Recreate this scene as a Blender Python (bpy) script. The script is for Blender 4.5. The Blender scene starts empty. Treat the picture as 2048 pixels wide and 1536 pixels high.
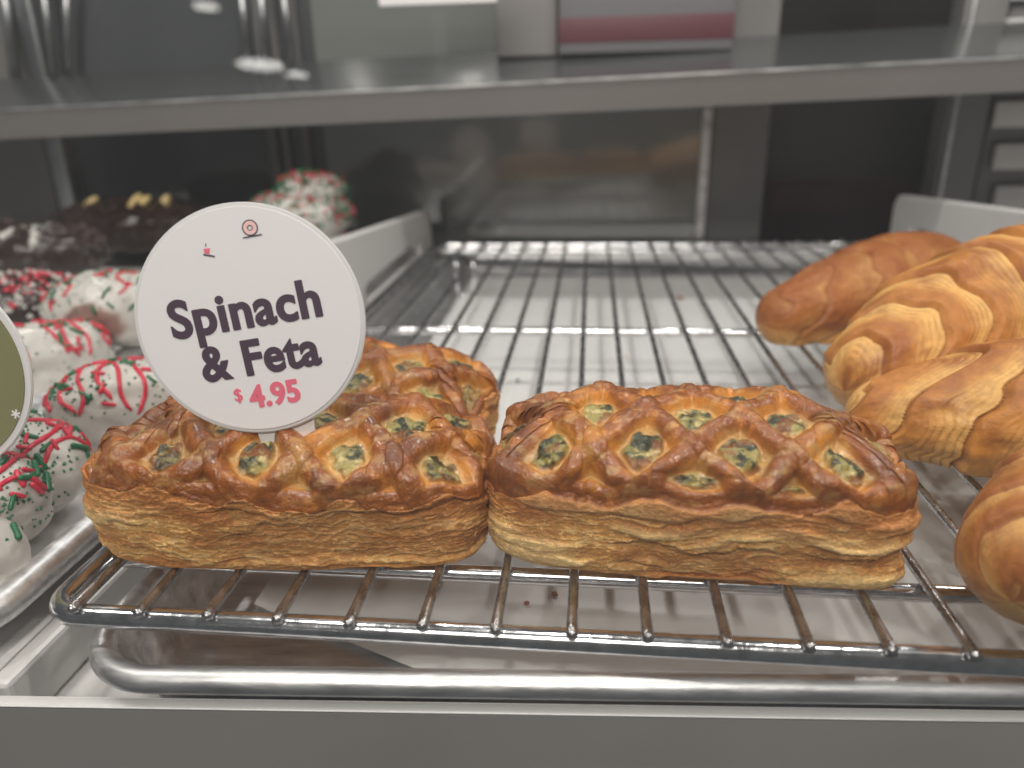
import bpy, bmesh, math, random
import numpy as np
from mathutils import Vector, Matrix
random.seed(7)
sc = bpy.context.scene
COL = sc.collection

# ------------------------------------------------------------------ camera
F_PX, PITCH, ROLL, YAW = 1484.0, 0.36578, -0.02265, -0.10922
CAM = np.array([0.14314, -0.15978, 0.13267])
_fw = np.array([math.sin(YAW)*math.cos(PITCH), math.cos(YAW)*math.cos(PITCH), -math.sin(PITCH)])
_rt = np.array([math.cos(YAW), -math.sin(YAW), 0.0]); _up = np.cross(_rt, _fw)
RT = _rt*math.cos(ROLL)+_up*math.sin(ROLL); UP = -_rt*math.sin(ROLL)+_up*math.cos(ROLL); FW = _fw
cd = bpy.data.cameras.new('camera'); cam = bpy.data.objects.new('camera', cd); COL.objects.link(cam)
m3 = Matrix((RT, UP, -FW)).transposed()
cam.matrix_world = Matrix.Translation(Vector(CAM)) @ m3.to_4x4()
cd.sensor_width = 36.0; cd.lens = F_PX/2048*36.0; cd.clip_start = 0.005; cd.clip_end = 100
cd.dof.use_dof = True; cd.dof.focus_distance = 0.232; cd.dof.aperture_fstop = 7.6
sc.camera = cam
def ray(x, y): return FW*F_PX + RT*(x-1024) + UP*(768-y)
def pz(x, y, z):
    d = ray(x, y); return CAM + d*((z-CAM[2])/d[2])
def py(x, y, Y):
    d = ray(x, y); return CAM + d*((Y-CAM[1])/d[1])

# ------------------------------------------------------------------ light
w = bpy.data.worlds.new('World'); sc.world = w; w.use_nodes = True
bg = w.node_tree.nodes['Background']; bg.inputs[0].default_value = (0.93, 0.97, 1.0, 1); bg.inputs[1].default_value = 0.085
def area(name, loc, target, sx, sy, power, col=(1, .95, .88)):
    l = bpy.data.lights.new(name, 'AREA'); l.shape = 'RECTANGLE'; l.size = sx; l.size_y = sy; l.energy = power; l.color = col
    o = bpy.data.objects.new(name, l); COL.objects.link(o); o.location = loc
    o.rotation_euler = (Vector(target)-Vector(loc)).to_track_quat('-Z', 'Y').to_euler()
    return o
for i, x in enumerate((-.32, -.10, .12, .34, .56, .78)):      # two rows of small LED spots under the top of the case
    area('case_led_front', (x, -0.01, 0.50), (x*.8+.04, 0.09, 0), 0.022, 0.022, .50)
for i, x in enumerate((-.30, -.02, .26, .54, .80)):
    area('case_led_rear', (x, 0.38, 0.50), (x, 0.20, 0), 0.022, 0.022, .50, (1, .97, .93))
area('ceiling_panel', (0.0, -1.6, 1.7), (0.2, 0.1, 0), 1.0, 0.5, 38, (1, .94, .88))
sc.view_settings.view_transform = 'Standard'; sc.view_settings.look = 'None'
sc.view_settings.exposure = -0.12; sc.view_settings.gamma = 1.0; sc.view_settings.use_curve_mapping = False

# ------------------------------------------------------------------ helpers
def lin(r, g, b):
    f = lambda c: (c/255/12.92) if c/255 <= .04045 else ((c/255+.055)/1.055)**2.4
    return np.array([f(r), f(g), f(b)])
def mat(name, col, rough=.5, metal=0.0, bump=0.0, bscale=200, var=0.0, vscale=30, attr=False, coat=0.0, stretch=(1, 1, 1), spec=.5, sss=0, lines=0):
    m = bpy.data.materials.new(name); m.use_nodes = True
    nt = m.node_tree; b = nt.nodes['Principled BSDF']; L = nt.links.new
    b.inputs['Base Color'].default_value = (*col, 1); b.inputs['Roughness'].default_value = rough
    b.inputs['Metallic'].default_value = metal; b.inputs['Coat Weight'].default_value = coat
    b.inputs['Specular IOR Level'].default_value = spec
    if sss: b.inputs['Subsurface Weight'].default_value = sss; b.inputs['Subsurface Radius'].default_value = (1, .5, .25); b.inputs['Subsurface Scale'].default_value = .002
    tc = nt.nodes.new('ShaderNodeTexCoord'); mp = nt.nodes.new('ShaderNodeMapping'); mp.inputs['Scale'].default_value = stretch
    L(tc.outputs['Object'], mp.inputs['Vector'])
    src = None
    if attr:
        a = nt.nodes.new('ShaderNodeAttribute'); a.attribute_name = 'Col'; src = a.outputs['Color']
        g = nt.nodes.new('ShaderNodeAttribute'); g.attribute_name = 'Rough'; L(g.outputs['Fac'], b.inputs['Roughness'])
    if var:
        n = nt.nodes.new('ShaderNodeTexNoise'); n.inputs['Scale'].default_value = vscale; n.inputs['Detail'].default_value = 6; n.inputs['Roughness'].default_value = .65
        L(mp.outputs[0], n.inputs['Vector'])
        mr = nt.nodes.new('ShaderNodeMapRange'); mr.inputs[1].default_value = .3; mr.inputs[2].default_value = .7; mr.inputs[3].default_value = 1-var; mr.inputs[4].default_value = 1+var
        L(n.outputs['Fac'], mr.inputs[0])
        mx = nt.nodes.new('ShaderNodeMix'); mx.data_type = 'RGBA'; mx.blend_type = 'MULTIPLY'; mx.inputs[0].default_value = 1
        if src: L(src, mx.inputs[6])
        else: mx.inputs[6].default_value = (*col, 1)
        L(mr.outputs[0], mx.inputs[7]); src = mx.outputs[2]
        if not attr:
            rr = nt.nodes.new('ShaderNodeMapRange'); rr.inputs[3].default_value = max(.02, rough-var*.5); rr.inputs[4].default_value = rough+var*.5
            L(n.outputs['Fac'], rr.inputs[0]); L(rr.outputs[0], b.inputs['Roughness'])
    lnf = None
    if lines:
        mp2 = nt.nodes.new('ShaderNodeMapping'); mp2.inputs['Scale'].default_value = (1, 1, 4.2); L(tc.outputs['Object'], mp2.inputs['Vector'])
        n3 = nt.nodes.new('ShaderNodeTexNoise'); n3.inputs['Scale'].default_value = lines; n3.inputs['Detail'].default_value = 2; n3.inputs['Distortion'].default_value = .35; L(mp2.outputs[0], n3.inputs['Vector'])
        sb = nt.nodes.new('ShaderNodeMath'); sb.operation = 'SUBTRACT'; sb.inputs[1].default_value = .5; L(n3.outputs['Fac'], sb.inputs[0])
        ab = nt.nodes.new('ShaderNodeMath'); ab.operation = 'ABSOLUTE'; L(sb.outputs[0], ab.inputs[0])
        m4 = nt.nodes.new('ShaderNodeMapRange'); m4.inputs[1].default_value = .0; m4.inputs[2].default_value = .05; m4.inputs[3].default_value = 1; m4.inputs[4].default_value = 0; L(ab.outputs[0], m4.inputs[0])
        m5 = nt.nodes.new('ShaderNodeMapRange'); m5.inputs[1].default_value = .50; m5.inputs[2].default_value = .60; L(g.outputs['Fac'], m5.inputs[0])
        m7 = nt.nodes.new('ShaderNodeMapRange'); m7.inputs[1].default_value = .30; m7.inputs[2].default_value = .48; m7.inputs[3].default_value = coat; m7.inputs[4].default_value = 0; L(g.outputs['Fac'], m7.inputs[0]); L(m7.outputs[0], b.inputs['Coat Weight']); b.inputs['Coat Roughness'].default_value = .16
        ml = nt.nodes.new('ShaderNodeMath'); ml.operation = 'MULTIPLY'; L(m4.outputs[0], ml.inputs[0]); L(m5.outputs[0], ml.inputs[1]); lnf = ml.outputs[0]
        m6 = nt.nodes.new('ShaderNodeMath'); m6.operation = 'MULTIPLY_ADD'; m6.inputs[1].default_value = .55; m6.inputs[2].default_value = .88; L(lnf, m6.inputs[0])
        mx2 = nt.nodes.new('ShaderNodeMix'); mx2.data_type = 'RGBA'; mx2.blend_type = 'MULTIPLY'; mx2.inputs[0].default_value = 1; L(src, mx2.inputs[6]); L(m6.outputs[0], mx2.inputs[7]); src = mx2.outputs[2]
    if src: L(src, b.inputs['Base Color'])
    if bump:
        n2 = nt.nodes.new('ShaderNodeTexNoise'); n2.inputs['Scale'].default_value = bscale; n2.inputs['Detail'].default_value = 5
        L(mp.outputs[0], n2.inputs['Vector'])
        bp = nt.nodes.new('ShaderNodeBump'); bp.inputs['Strength'].default_value = bump; bp.inputs['Distance'].default_value = .001
        if lnf is not None:
            ad = nt.nodes.new('ShaderNodeMath'); ad.operation = 'MULTIPLY_ADD'; ad.inputs[1].default_value = .45; L(lnf, ad.inputs[0]); L(n2.outputs['Fac'], ad.inputs[2]); L(ad.outputs[0], bp.inputs['Height'])
        else: L(n2.outputs['Fac'], bp.inputs['Height'])
        L(bp.outputs[0], b.inputs['Normal'])
    return m
def tag(o, label=None, cat=None, group=None, kind=None):
    if label: o['label'] = label
    if cat: o['category'] = cat
    if group: o['group'] = group
    if kind: o['kind'] = kind
    return o
def empty(name, loc=(0, 0, 0), rz=0):
    o = bpy.data.objects.new(name, None); o.empty_display_size = .01; COL.objects.link(o); o.location = loc; o.rotation_euler = (0, 0, rz); return o
def mesh_obj(name, verts, faces, m, parent=None, smooth=True, col=None, rough=None):
    me = bpy.data.meshes.new(name)
    if isinstance(verts, np.ndarray) and isinstance(faces, np.ndarray):
        nv, nf = len(verts), len(faces); k = faces.shape[1]
        me.vertices.add(nv); me.vertices.foreach_set('co', verts.astype(np.float32).ravel())
        me.loops.add(nf*k); me.loops.foreach_set('vertex_index', faces.astype(np.int32).ravel())
        me.polygons.add(nf); me.polygons.foreach_set('loop_start', np.arange(0, nf*k, k, dtype=np.int32))
        me.update(calc_edges=True)
    else:
        me.from_pydata([tuple(v) for v in verts], [], [tuple(f) for f in faces]); me.update()
    if smooth: me.polygons.foreach_set('use_smooth', np.ones(len(me.polygons), dtype=bool))
    if col is not None:
        a = me.color_attributes.new('Col', 'FLOAT_COLOR', 'POINT'); a.data.foreach_set('color', np.c_[np.clip(col, 0, 1), np.ones(len(col))].astype(np.float32).ravel())
        r = me.attributes.new('Rough', 'FLOAT', 'POINT'); r.data.foreach_set('value', rough.astype(np.float32))
    me.materials.append(m)
    o = bpy.data.objects.new(name, me); COL.objects.link(o)
    if parent is not None: o.parent = parent
    return o
def box(name, x0, x1, y0, y1, z0, z1, m, parent=None, bev=.0, seg=3):
    bm = bmesh.new(); bmesh.ops.create_cube(bm, size=1)
    for v in bm.verts: v.co = Vector(((x0+x1)/2+v.co.x*(x1-x0), (y0+y1)/2+v.co.y*(y1-y0), (z0+z1)/2+v.co.z*(z1-z0)))
    if bev: bmesh.ops.bevel(bm, geom=list(bm.edges), offset=bev, segments=seg, affect='EDGES', profile=.5)
    me = bpy.data.meshes.new(name); bm.to_mesh(me); bm.free(); me.materials.append(m)
    if bev:
        for p in me.polygons: p.use_smooth = True
    o = bpy.data.objects.new(name, me); COL.objects.link(o)
    if parent is not None: o.parent = parent
    return o
def prism(name, pts, axis, a0, a1, m, parent=None, bev=.0, hole=None):
    """extrude a 2-D outline along an axis ('x' -> pts are (y,z); 'y' -> pts are (x,z); 'z' -> (x,y))"""
    bm = bmesh.new()
    mk = {'x': lambda p, a: (a, p[0], p[1]), 'y': lambda p, a: (p[0], a, p[1]), 'z': lambda p, a: (p[0], p[1], a)}[axis]
    def ring(ps, a): return [bm.verts.new(mk(p, a)) for p in ps]
    if hole is None:
        A = ring(pts, a0); B = ring(pts, a1); bm.faces.new(A); bm.faces.new(B[::-1])
        n = len(pts)
        for i in range(n): bm.faces.new((A[i], B[i], B[(i+1) % n], A[(i+1) % n]))
    else:
        for a, fl in ((a0, 0), (a1, 1)):
            A = ring(pts, a); H = ring(hole, a); es = []
            for R_ in (A, H):
                for i in range(len(R_)): es.append(bm.edges.new((R_[i], R_[(i+1) % len(R_)])))
            bmesh.ops.triangle_fill(bm, edges=es, use_beauty=True)
            if fl == 0: A0, H0 = A, H
        for P0, P1 in ((A0, A), (H0, H)):
            for i in range(len(P0)): bm.faces.new((P0[i], P1[i], P1[(i+1) % len(P0)], P0[(i+1) % len(P0)]))
    bmesh.ops.recalc_face_normals(bm, faces=list(bm.faces))
    if bev: bmesh.ops.bevel(bm, geom=[e for e in bm.edges if len(e.link_faces) == 2 and e.calc_face_angle(0) > .5], offset=bev, segments=2, affect='EDGES', profile=.5)
    me = bpy.data.meshes.new(name); bm.to_mesh(me); bm.free(); me.materials.append(m)
    o = bpy.data.objects.new(name, me); COL.objects.link(o)
    if parent is not None: o.parent = parent
    return o
def tube(name, pts, r, m, parent=None, closed=False, seg=16, caps=True, radii=None):
    P = np.array(pts, float); n = len(P)
    T = (np.roll(P, -1, 0)-np.roll(P, 1, 0)) if closed else np.gradient(P, axis=0)
    T /= np.linalg.norm(T, axis=1)[:, None]+1e-12
    ref = np.array([0, 0, 1.0]) if abs(T[0, 2]) < .9 else np.array([1.0, 0, 0])
    N = np.zeros_like(P); nrm = ref-T[0]*(ref@T[0]); nrm /= np.linalg.norm(nrm)
    for i in range(n):
        nrm = nrm-T[i]*(nrm@T[i]); nrm /= np.linalg.norm(nrm); N[i] = nrm
    B = np.cross(T, N); a = np.linspace(0, 2*np.pi, seg, endpoint=False)
    R_ = np.full(n, r) if radii is None else np.array(radii)
    V = P[:, None]+R_[:, None, None]*(np.cos(a)[None, :, None]*N[:, None]+np.sin(a)[None, :, None]*B[:, None])
    F = []; k = n if closed else n-1
    for i in range(k):
        j = (i+1) % n
        for q in range(seg): F.append((i*seg+q, i*seg+(q+1) % seg, j*seg+(q+1) % seg, j*seg+q))
    V = V.reshape(-1, 3).tolist()
    if not closed and caps:
        c0 = len(V); V.append(P[0]-T[0]*R_[0]*.25); V.append(P[-1]+T[-1]*R_[-1]*.25)
        for q in range(seg):
            F.append((c0, (q+1) % seg, q)); F.append((c0+1, (n-1)*seg+q, (n-1)*seg+(q+1) % seg))
    return mesh_obj(name, V, F, m, parent)
def rrect(x0, x1, y0, y1, r, z, n=10):
    out = []
    for cx, cy, a in ((x1-r, y1-r, 0), (x0+r, y1-r, 90), (x0+r, y0+r, 180), (x1-r, y0+r, 270)):
        for k in range(n+1):
            t = math.radians(a+90*k/n); out.append((cx+r*math.cos(t), cy+r*math.sin(t), z))
    return out
# --- numpy noise
def _h(ix, iy, iz, s):
    h = (ix.astype(np.int64)*374761393+iy.astype(np.int64)*668265263+iz.astype(np.int64)*2147483647+s*974711) & 0xffffffff
    h = ((h ^ (h >> 13))*1274126177) & 0xffffffff; h = ((h ^ (h >> 16))*2246822519) & 0xffffffff
    return ((h ^ (h >> 15)) & 0xffffff)/float(0xffffff)
def vn(x, y, z, s=0):
    xi, yi, zi = np.floor(x), np.floor(y), np.floor(z); fx, fy, fz = x-xi, y-yi, z-zi
    u, v, q = [t*t*t*(t*(t*6-15)+10) for t in (fx, fy, fz)]
    r = 0
    for a in (0, 1):
        for b in (0, 1):
            for c in (0, 1):
                r = r+_h(xi+a, yi+b, zi+c, s)*(u if a else 1-u)*(v if b else 1-v)*(q if c else 1-q)
    return r*2-1
def fbm(x, y, z, o=4, s=0, g=.5):
    r = 0; a = 1; t = 0
    for i in range(o):
        k = 2.03**i; r = r+a*vn(x*k+i*7.3, y*k-i*3.1, z*k+i*5.7, s+i); t += a; a *= g
    return r/t
def ss(a, b, x):
    t = np.clip((x-a)/(b-a), 0, 1); return t*t*(3-2*t)
def mixc(c, d, t): return c*(1-t[..., None])+d*t[..., None]
def grid_normals(P, wrap0=True):
    if wrap0:
        d0 = np.roll(P, -1, 0)-np.roll(P, 1, 0)
    else: d0 = np.gradient(P, axis=0)
    d1 = np.gradient(P, axis=1); n = np.cross(d0, d1)
    return n/(np.linalg.norm(n, axis=2)[..., None]+1e-15)
def grid_faces(n, m, wrap0=True):
    i = np.arange(n if wrap0 else n-1); j = np.arange(m-1); I, J = np.meshgrid(i, j, indexing='ij'); I2 = (I+1) % n
    return np.stack([I*m+J, I2*m+J, I2*m+J+1, I*m+J+1], -1).reshape(-1, 4)

# ------------------------------------------------------------------ materials
M = {}
M['white'] = mat('white_plastic', (.71, .695, .685), .38, bump=.05, bscale=300, var=.03, vscale=40)
M['fascia'] = mat('fascia_laminate', (.255, .243, .236), .32, var=.04, vscale=15)
M['chrome'] = mat('chrome_wire', (.72, .72, .74), .16, 1, bump=.12, bscale=260, var=.22, vscale=160)
M['wire'] = mat('worn_chrome_wire', (.44, .435, .44), .28, 1, bump=.25, bscale=500, var=.35, vscale=220)
M['alu'] = mat('worn_aluminium', (.74, .735, .74), .44, 1, bump=.3, bscale=240, var=.30, vscale=170, stretch=(.22, 1, 1))
M['alu_dark'] = mat('brushed_dark_metal', (.42, .43, .44), .35, 1, bump=.1, var=.12, vscale=60)
M['paper'] = mat('parchment', (.68, .675, .665), .62, bump=.12, bscale=60, var=.04, vscale=50)
M['sign'] = mat('sign_card', (.90, .865, .88), .35)
M['sign_edge'] = mat('sign_laminate', (.80, .79, .79), .2, coat=.4)
M['ink'] = mat('plum_ink', tuple(lin(82, 64, 80)), .4)
M['line_ink'] = mat('grey_ink', tuple(lin(78, 74, 86)), .4)
M['pink'] = mat('pink_ink', tuple(lin(240, 118, 140)), .4)
M['palepink'] = mat('pale_pink_ink', tuple(lin(252, 206, 204)), .4)
M['olive'] = mat('olive_card', tuple(lin(132, 132, 92)), .35)
M['pastry'] = mat('puff_pastry', (.6, .3, .1), .4, attr=True, bump=.45, bscale=1300, var=.16, vscale=420, lines=210, coat=.40)
M['cro'] = mat('croissant_crust', (.6, .3, .1), .4, attr=True, bump=.30, bscale=520, var=.16, vscale=300, coat=.0, spec=.35)
M['icing'] = mat('white_icing', (.76, .73, .69), .35, attr=True, bump=.08, bscale=400)
M['choc'] = mat('chocolate_glaze', (.05, .03, .025), .25, attr=True, bump=.3, bscale=500)
M['red'] = mat('red_drizzle', tuple(lin(205, 40, 66)), .3, coat=.2)
M['green'] = mat('green_sprinkle', tuple(lin(20, 100, 62)), .35)
M['nut'] = mat('almond', tuple(lin(226, 200, 140)), .5, var=.1, vscale=300)
M['crumb'] = mat('toasted_crumb', tuple(lin(150, 96, 52)), .7)
M['dark'] = mat('dark_interior', (.008, .006, .006), .6)
M['maroon'] = mat('maroon_panel', (.05, .010, .009), .6)
M['greymetal'] = mat('grey_coated_metal', (.21, .205, .20), .42, var=.05, vscale=20)
M['shelf'] = mat('shelf_laminate', (.15, .14, .135), .38, var=.03, vscale=20)
M['shelf_top'] = mat('shelf_glass_top', (.075, .08, .08), .2, var=.05, vscale=10)
M['boxwhite'] = mat('box_card', (.16, .155, .165), .5)
M['boxred'] = mat('box_red', (.12, .035, .046), .5)
def mirror_mat(name, tint, fac):
    m = bpy.data.materials.new(name); m.use_nodes = True; nt = m.node_tree; b = nt.nodes['Principled BSDF']
    b.inputs['Base Color'].default_value = (*tint, 1); b.inputs['Roughness'].default_value = .06; b.inputs['Specular IOR Level'].default_value = fac
    n = nt.nodes.new('ShaderNodeTexNoise'); n.inputs['Scale'].default_value = 9; n.inputs['Detail'].default_value = 4
    tc = nt.nodes.new('ShaderNodeTexCoord'); nt.links.new(tc.outputs['Object'], n.inputs['Vector'])
    r = nt.nodes.new('ShaderNodeMapRange'); r.inputs[3].default_value = .03; r.inputs[4].default_value = .16; nt.links.new(n.outputs['Fac'], r.inputs[0]); nt.links.new(r.outputs[0], b.inputs['Roughness'])
    return m
M['rear_glass'] = mirror_mat('smoked_rear_glass', (.20, .21, .195), 1.0)
M['rear_glass'].node_tree.nodes['Principled BSDF'].inputs['IOR'].default_value = 1.75
def pane_mat():
    m = bpy.data.materials.new('clear_glass_pane'); m.use_nodes = True; nt = m.node_tree; nt.nodes.clear(); L = nt.links.new
    o = nt.nodes.new('ShaderNodeOutputMaterial'); mx = nt.nodes.new('ShaderNodeMixShader'); t = nt.nodes.new('ShaderNodeBsdfTransparent'); g = nt.nodes.new('ShaderNodeBsdfGlossy')
    t.inputs[0].default_value = (.985, .99, .985, 1); g.inputs['Roughness'].default_value = .0; g.inputs[0].default_value = (1, 1, 1, 1)
    lw = nt.nodes.new('ShaderNodeLayerWeight'); pw = nt.nodes.new('ShaderNodeMath'); pw.operation = 'POWER'; pw.inputs[1].default_value = 5
    f = nt.nodes.new('ShaderNodeMath'); f.operation = 'MULTIPLY_ADD'; f.inputs[1].default_value = .95; f.inputs[2].default_value = .035
    L(lw.outputs['Facing'], pw.inputs[0]); L(pw.outputs[0], f.inputs[0]); L(f.outputs[0], mx.inputs[0])
    df = nt.nodes.new('ShaderNodeBsdfDiffuse'); df.inputs[0].default_value = (.8, .82, .84, 1); m0 = nt.nodes.new('ShaderNodeMixShader')  # thin milky smudge film, added to paint a hazy veil over the view
    tc = nt.nodes.new('ShaderNodeTexCoord'); mp = nt.nodes.new('ShaderNodeMapping'); mp.inputs['Scale'].default_value = (1, 1, .45); mp.inputs['Rotation'].default_value = (0, .5, 0)
    nz = nt.nodes.new('ShaderNodeTexNoise'); nz.inputs['Scale'].default_value = 24; nz.inputs['Detail'].default_value = 5; nz.inputs['Distortion'].default_value = .8
    rg = nt.nodes.new('ShaderNodeMapRange'); rg.inputs[1].default_value = .35; rg.inputs[2].default_value = .75; rg.inputs[3].default_value = .006; rg.inputs[4].default_value = .024
    L(tc.outputs['Object'], mp.inputs[0]); L(mp.outputs[0], nz.inputs['Vector']); L(nz.outputs['Fac'], rg.inputs[0]); L(rg.outputs[0], m0.inputs[0]); L(t.outputs[0], m0.inputs[1]); L(df.outputs[0], m0.inputs[2]); L(m0.outputs[0], mx.inputs[1]); L(g.outputs[0], mx.inputs[2]); L(mx.outputs[0], o.inputs[0]); return m
M['pane'] = pane_mat()
def emit_mat(name, col, s):
    m = bpy.data.materials.new(name); m.use_nodes = True; b = m.node_tree.nodes['Principled BSDF']
    b.inputs['Emission Color'].default_value = (*col, 1); b.inputs['Emission Strength'].default_value = s; return m
M['lamp'] = emit_mat('lamp_face', (1, .97, .92), 9)

# ------------------------------------------------------------------ the case (its frame is turned a little against the rack)
CA = math.radians(3.45)
def cf(x, y):      # case coordinates -> world
    return (x*math.cos(CA)-y*math.sin(CA), x*math.sin(CA)+y*math.cos(CA))
def to_case(P):
    return np.array([P[0]*math.cos(CA)+P[1]*math.sin(CA), -P[0]*math.sin(CA)+P[1]*math.cos(CA), P[2]])
def in_case(o): o.rotation_euler = (0, 0, CA); return o
DECK = -0.0385
deck = in_case(box('shelf_deck', -.75, 1.0, -.0094, .72, DECK-.02, DECK, M['white'], bev=.001)); tag(deck, 'white plastic deck of the display case under the trays', kind='structure')
lip = in_case(box('front_lip', -.75, 1.0, -.0134, -.0098, -.0226, -.0215, M['white'], bev=.0009)); tag(lip, 'narrow white lip along the front of the deck', kind='structure')
fas = in_case(box('front_fascia', -.75, 1.0, -.0130, -.0098, -.26, -.0228, M['fascia'], bev=.0006)); tag(fas, 'grey front face of the display case below the deck', kind='structure')

# upper shelf, rear wall
sh = empty('upper_shelf', (0, 0, 0)); tag(sh, 'grey upper shelf crossing the whole case above the pastries', 'shelf')
YS = .46
A0, A1 = py(-300, 300, YS), py(2300, 171, YS)      # lower edge of the fascia
A0[2] = py(0, 278, YS)[2]; 
l0, l1 = py(0, 279, YS), py(1450, 211, YS); sl = (l1[2]-l0[2])/(l1[0]-l0[0])
zf = lambda x: l0[2]+sl*(x-l0[0])
x0, x1 = -.75, 1.05
TH = .0222
def slab(name, yA, yB, zlo, zhi, rise, m):
    V = []
    for x in (x0, x1):
        V += [(x, yA, zf(x)+zlo), (x, yB, zf(x)+zlo+rise), (x, yB, zf(x)+zhi+rise), (x, yA, zf(x)+zhi)]
    F = [(0, 1, 2, 3), (7, 6, 5, 4), (0, 4, 5, 1), (1, 5, 6, 2), (2, 6, 7, 3), (3, 7, 4, 0)]
    o = mesh_obj(name, V, F, m, sh, smooth=False); return o
slab('edge_strip', YS, YS+.012, 0, TH, 0, M['shelf'])
slab('shelf_board', YS+.0122, YS+.182, .010, TH-.001, .0366, M['shelf_top'])
slab('edge_trim', YS-.0012, YS+.003, TH+.0002, TH+.0022, 0, M['alu'])

rear_y = .645
def rear_box(name, px0, px1, pt, pb, Y, th, m, parent=None, bev=0):
    a, b = py(px0, (pt+pb)/2, Y), py(px1, (pt+pb)/2, Y); zt, zb = py((px0+px1)/2, pt, Y)[2], py((px0+px1)/2, pb, Y)[2]
    return box(name, a[0], b[0], Y, Y+th, zb, zt, m, parent, bev)
rd = rear_box('rear_glass_door', 640, 1412, -260, 640, rear_y, .006, M['rear_glass']); tag(rd, 'smoked glass rear door mirroring the wire rack', 'glass door')
M['rear_dark'] = mirror_mat('dark_rear_glass', (.085, .092, .095), 1.0)
rd2 = rear_box('rear_glass_door', 105, 660, -260, 640, rear_y+.010, .006, M['rear_dark']); tag(rd2, 'darker glass rear door behind the doughnut trays', 'glass door')
for q0, q1, lb_ in ((522, 540, 'left slim stile of the dark rear door above the sign'), (552, 566, 'middle slim stile of the dark rear door above the sign'), (592, 608, 'right slim stile of the dark rear door above the sign')):
    st = rear_box('door_stile', q0, q1, -260, 640, rear_y+.003, .006, M['greymetal'], bev=.001); tag(st, lb_, 'stile', 'stiles of the rear door')
post = rear_box('door_edge_post', 1409, 1429, -260, 640, rear_y-.006, .02, M['alu'], bev=.0015); tag(post, 'thin bright aluminium edge of the rear glass door', 'post')
pn = rear_box('grey_partition', 1432, 1545, -260, 640, rear_y, .012, M['greymetal']); tag(pn, 'dark grey partition right of the glass door edge', 'partition')
back = box('back_room', .2, 1.3, .95, .97, -.2, .6, M['dark']); tag(back, 'dark room behind the open rear of the case', kind='structure')  # near-black sheet: the unlit room's darkness is put into its colour
mar = box('maroon_cabinet', py(1545, 400, .8)[0], py(1850, 400, .8)[0], .8, .9, -.2, py(1700, 372, .8)[2], M['maroon'], bev=.004); tag(mar, 'dark maroon cabinet in the gloom behind the case', 'cabinet')
pn2 = rear_box('rear_post', 1900, 1985, -260, 640, rear_y-.004, .03, M['greymetal'], bev=.002); tag(pn2, 'wide dark grey post left of the white louvres', 'post')
pe = rear_box('post_edge', 1914, 1921, -260, 640, rear_y-.009, .0045, M['alu'], bev=.001); pe.name = 'edge_strip'; pe.parent = pn2
lv = empty('louvre_panel', (py(2020, 300, rear_y)[0], rear_y, 0)); tag(lv, 'white louvred panel at the right end of the case', 'louvre')
lb = rear_box('backing', 1988, 2600, -260, 640, rear_y+.012, .01, M['greymetal']); lb.parent = lv; lb.location = (-lv.location.x, -lv.location.y, 0)
for yt, yb in ((-60, -8), (28, 80), (112, 166), (196, 250), (283, 336), (368, 420), (452, 504)):
    s_ = rear_box('louvre', 1991, 2600, yt, yb, rear_y+.002, .008, M['white'], bev=.002); s_.parent = lv; s_.location = (-lv.location.x, -lv.location.y, 0)
wl = rear_box('left_rear_panel', -500, 62, -260, 640, rear_y, .012, M['greymetal']); tag(wl, 'grey panel at the far left behind the chocolate doughnuts', 'panel')
pl = rear_box('left_door_post', 66, 100, -260, 640, rear_y-.008, .02, M['alu_dark'], bev=.002); tag(pl, 'slim metal post beside the grey panel behind the doughnuts', 'post')

# things standing on the upper shelf
def shelf_z(y): return zf(.2)+TH+(y-YS)*(.0366/.182)
def front_box(name, px0, px1, pt, Y, depth, m, parent=None, bev=.001):
    a, b = py(px0, pt, Y), py(px1, pt, Y); zb = zf((a[0]+b[0])/2)+TH-.001+(Y-YS)*(.0366/.182)+.002
    return a[0], b[0], zb, a[2]
Yb = .575
a, b, zb, zt = front_box('carton', 1118, 1482, -140, Yb, .05, None)
ct = empty('carton', ((a+b)/2, Yb, zb)); tag(ct, 'white carton with a crimson band on the upper shelf', 'carton')
z1 = py(1300, 82, Yb)[2]; z2 = py(1300, 30, Yb)[2]
c = box('carton_body', a, b, Yb, Yb+.045, zb, zt, M['boxwhite'], ct, .001); c.location = -ct.location
c = box('band', a-.0006, b+.0006, Yb-.0006, Yb+.0456, z1, z2, M['boxred'], ct, .0004); c.location = -ct.location
a, b, zb, zt = front_box('x', 985, 1118, -140, Yb+.01, .05, None)
c = box('carton', a, b-.002, Yb+.012, Yb+.05, zb, zt, M['fascia'], None, .002); tag(c, 'plain mauve grey carton left of the crimson banded one', 'carton')
Ys = .50
a, b, zb, zt = front_box('x', 745, 990, -160, Ys, .05, None)
ps = empty('shelf_price_card', ((a+b)/2, Ys, zb)); tag(ps, 'white card on a small stand, only its bottom edge showing', 'card')
zc = py(860, 9, Ys)[2]
c = box('card', a, b, Ys, Ys+.0015, zc, zt, M['sign'], ps, .0006); c.location = -ps.location
c = box('stand', (a+b)/2-.006, (a+b)/2+.006, Ys+.0016, Ys+.0036, zb+.0005, zc+.02, M['pane'], ps); c.location = -ps.location
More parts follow.
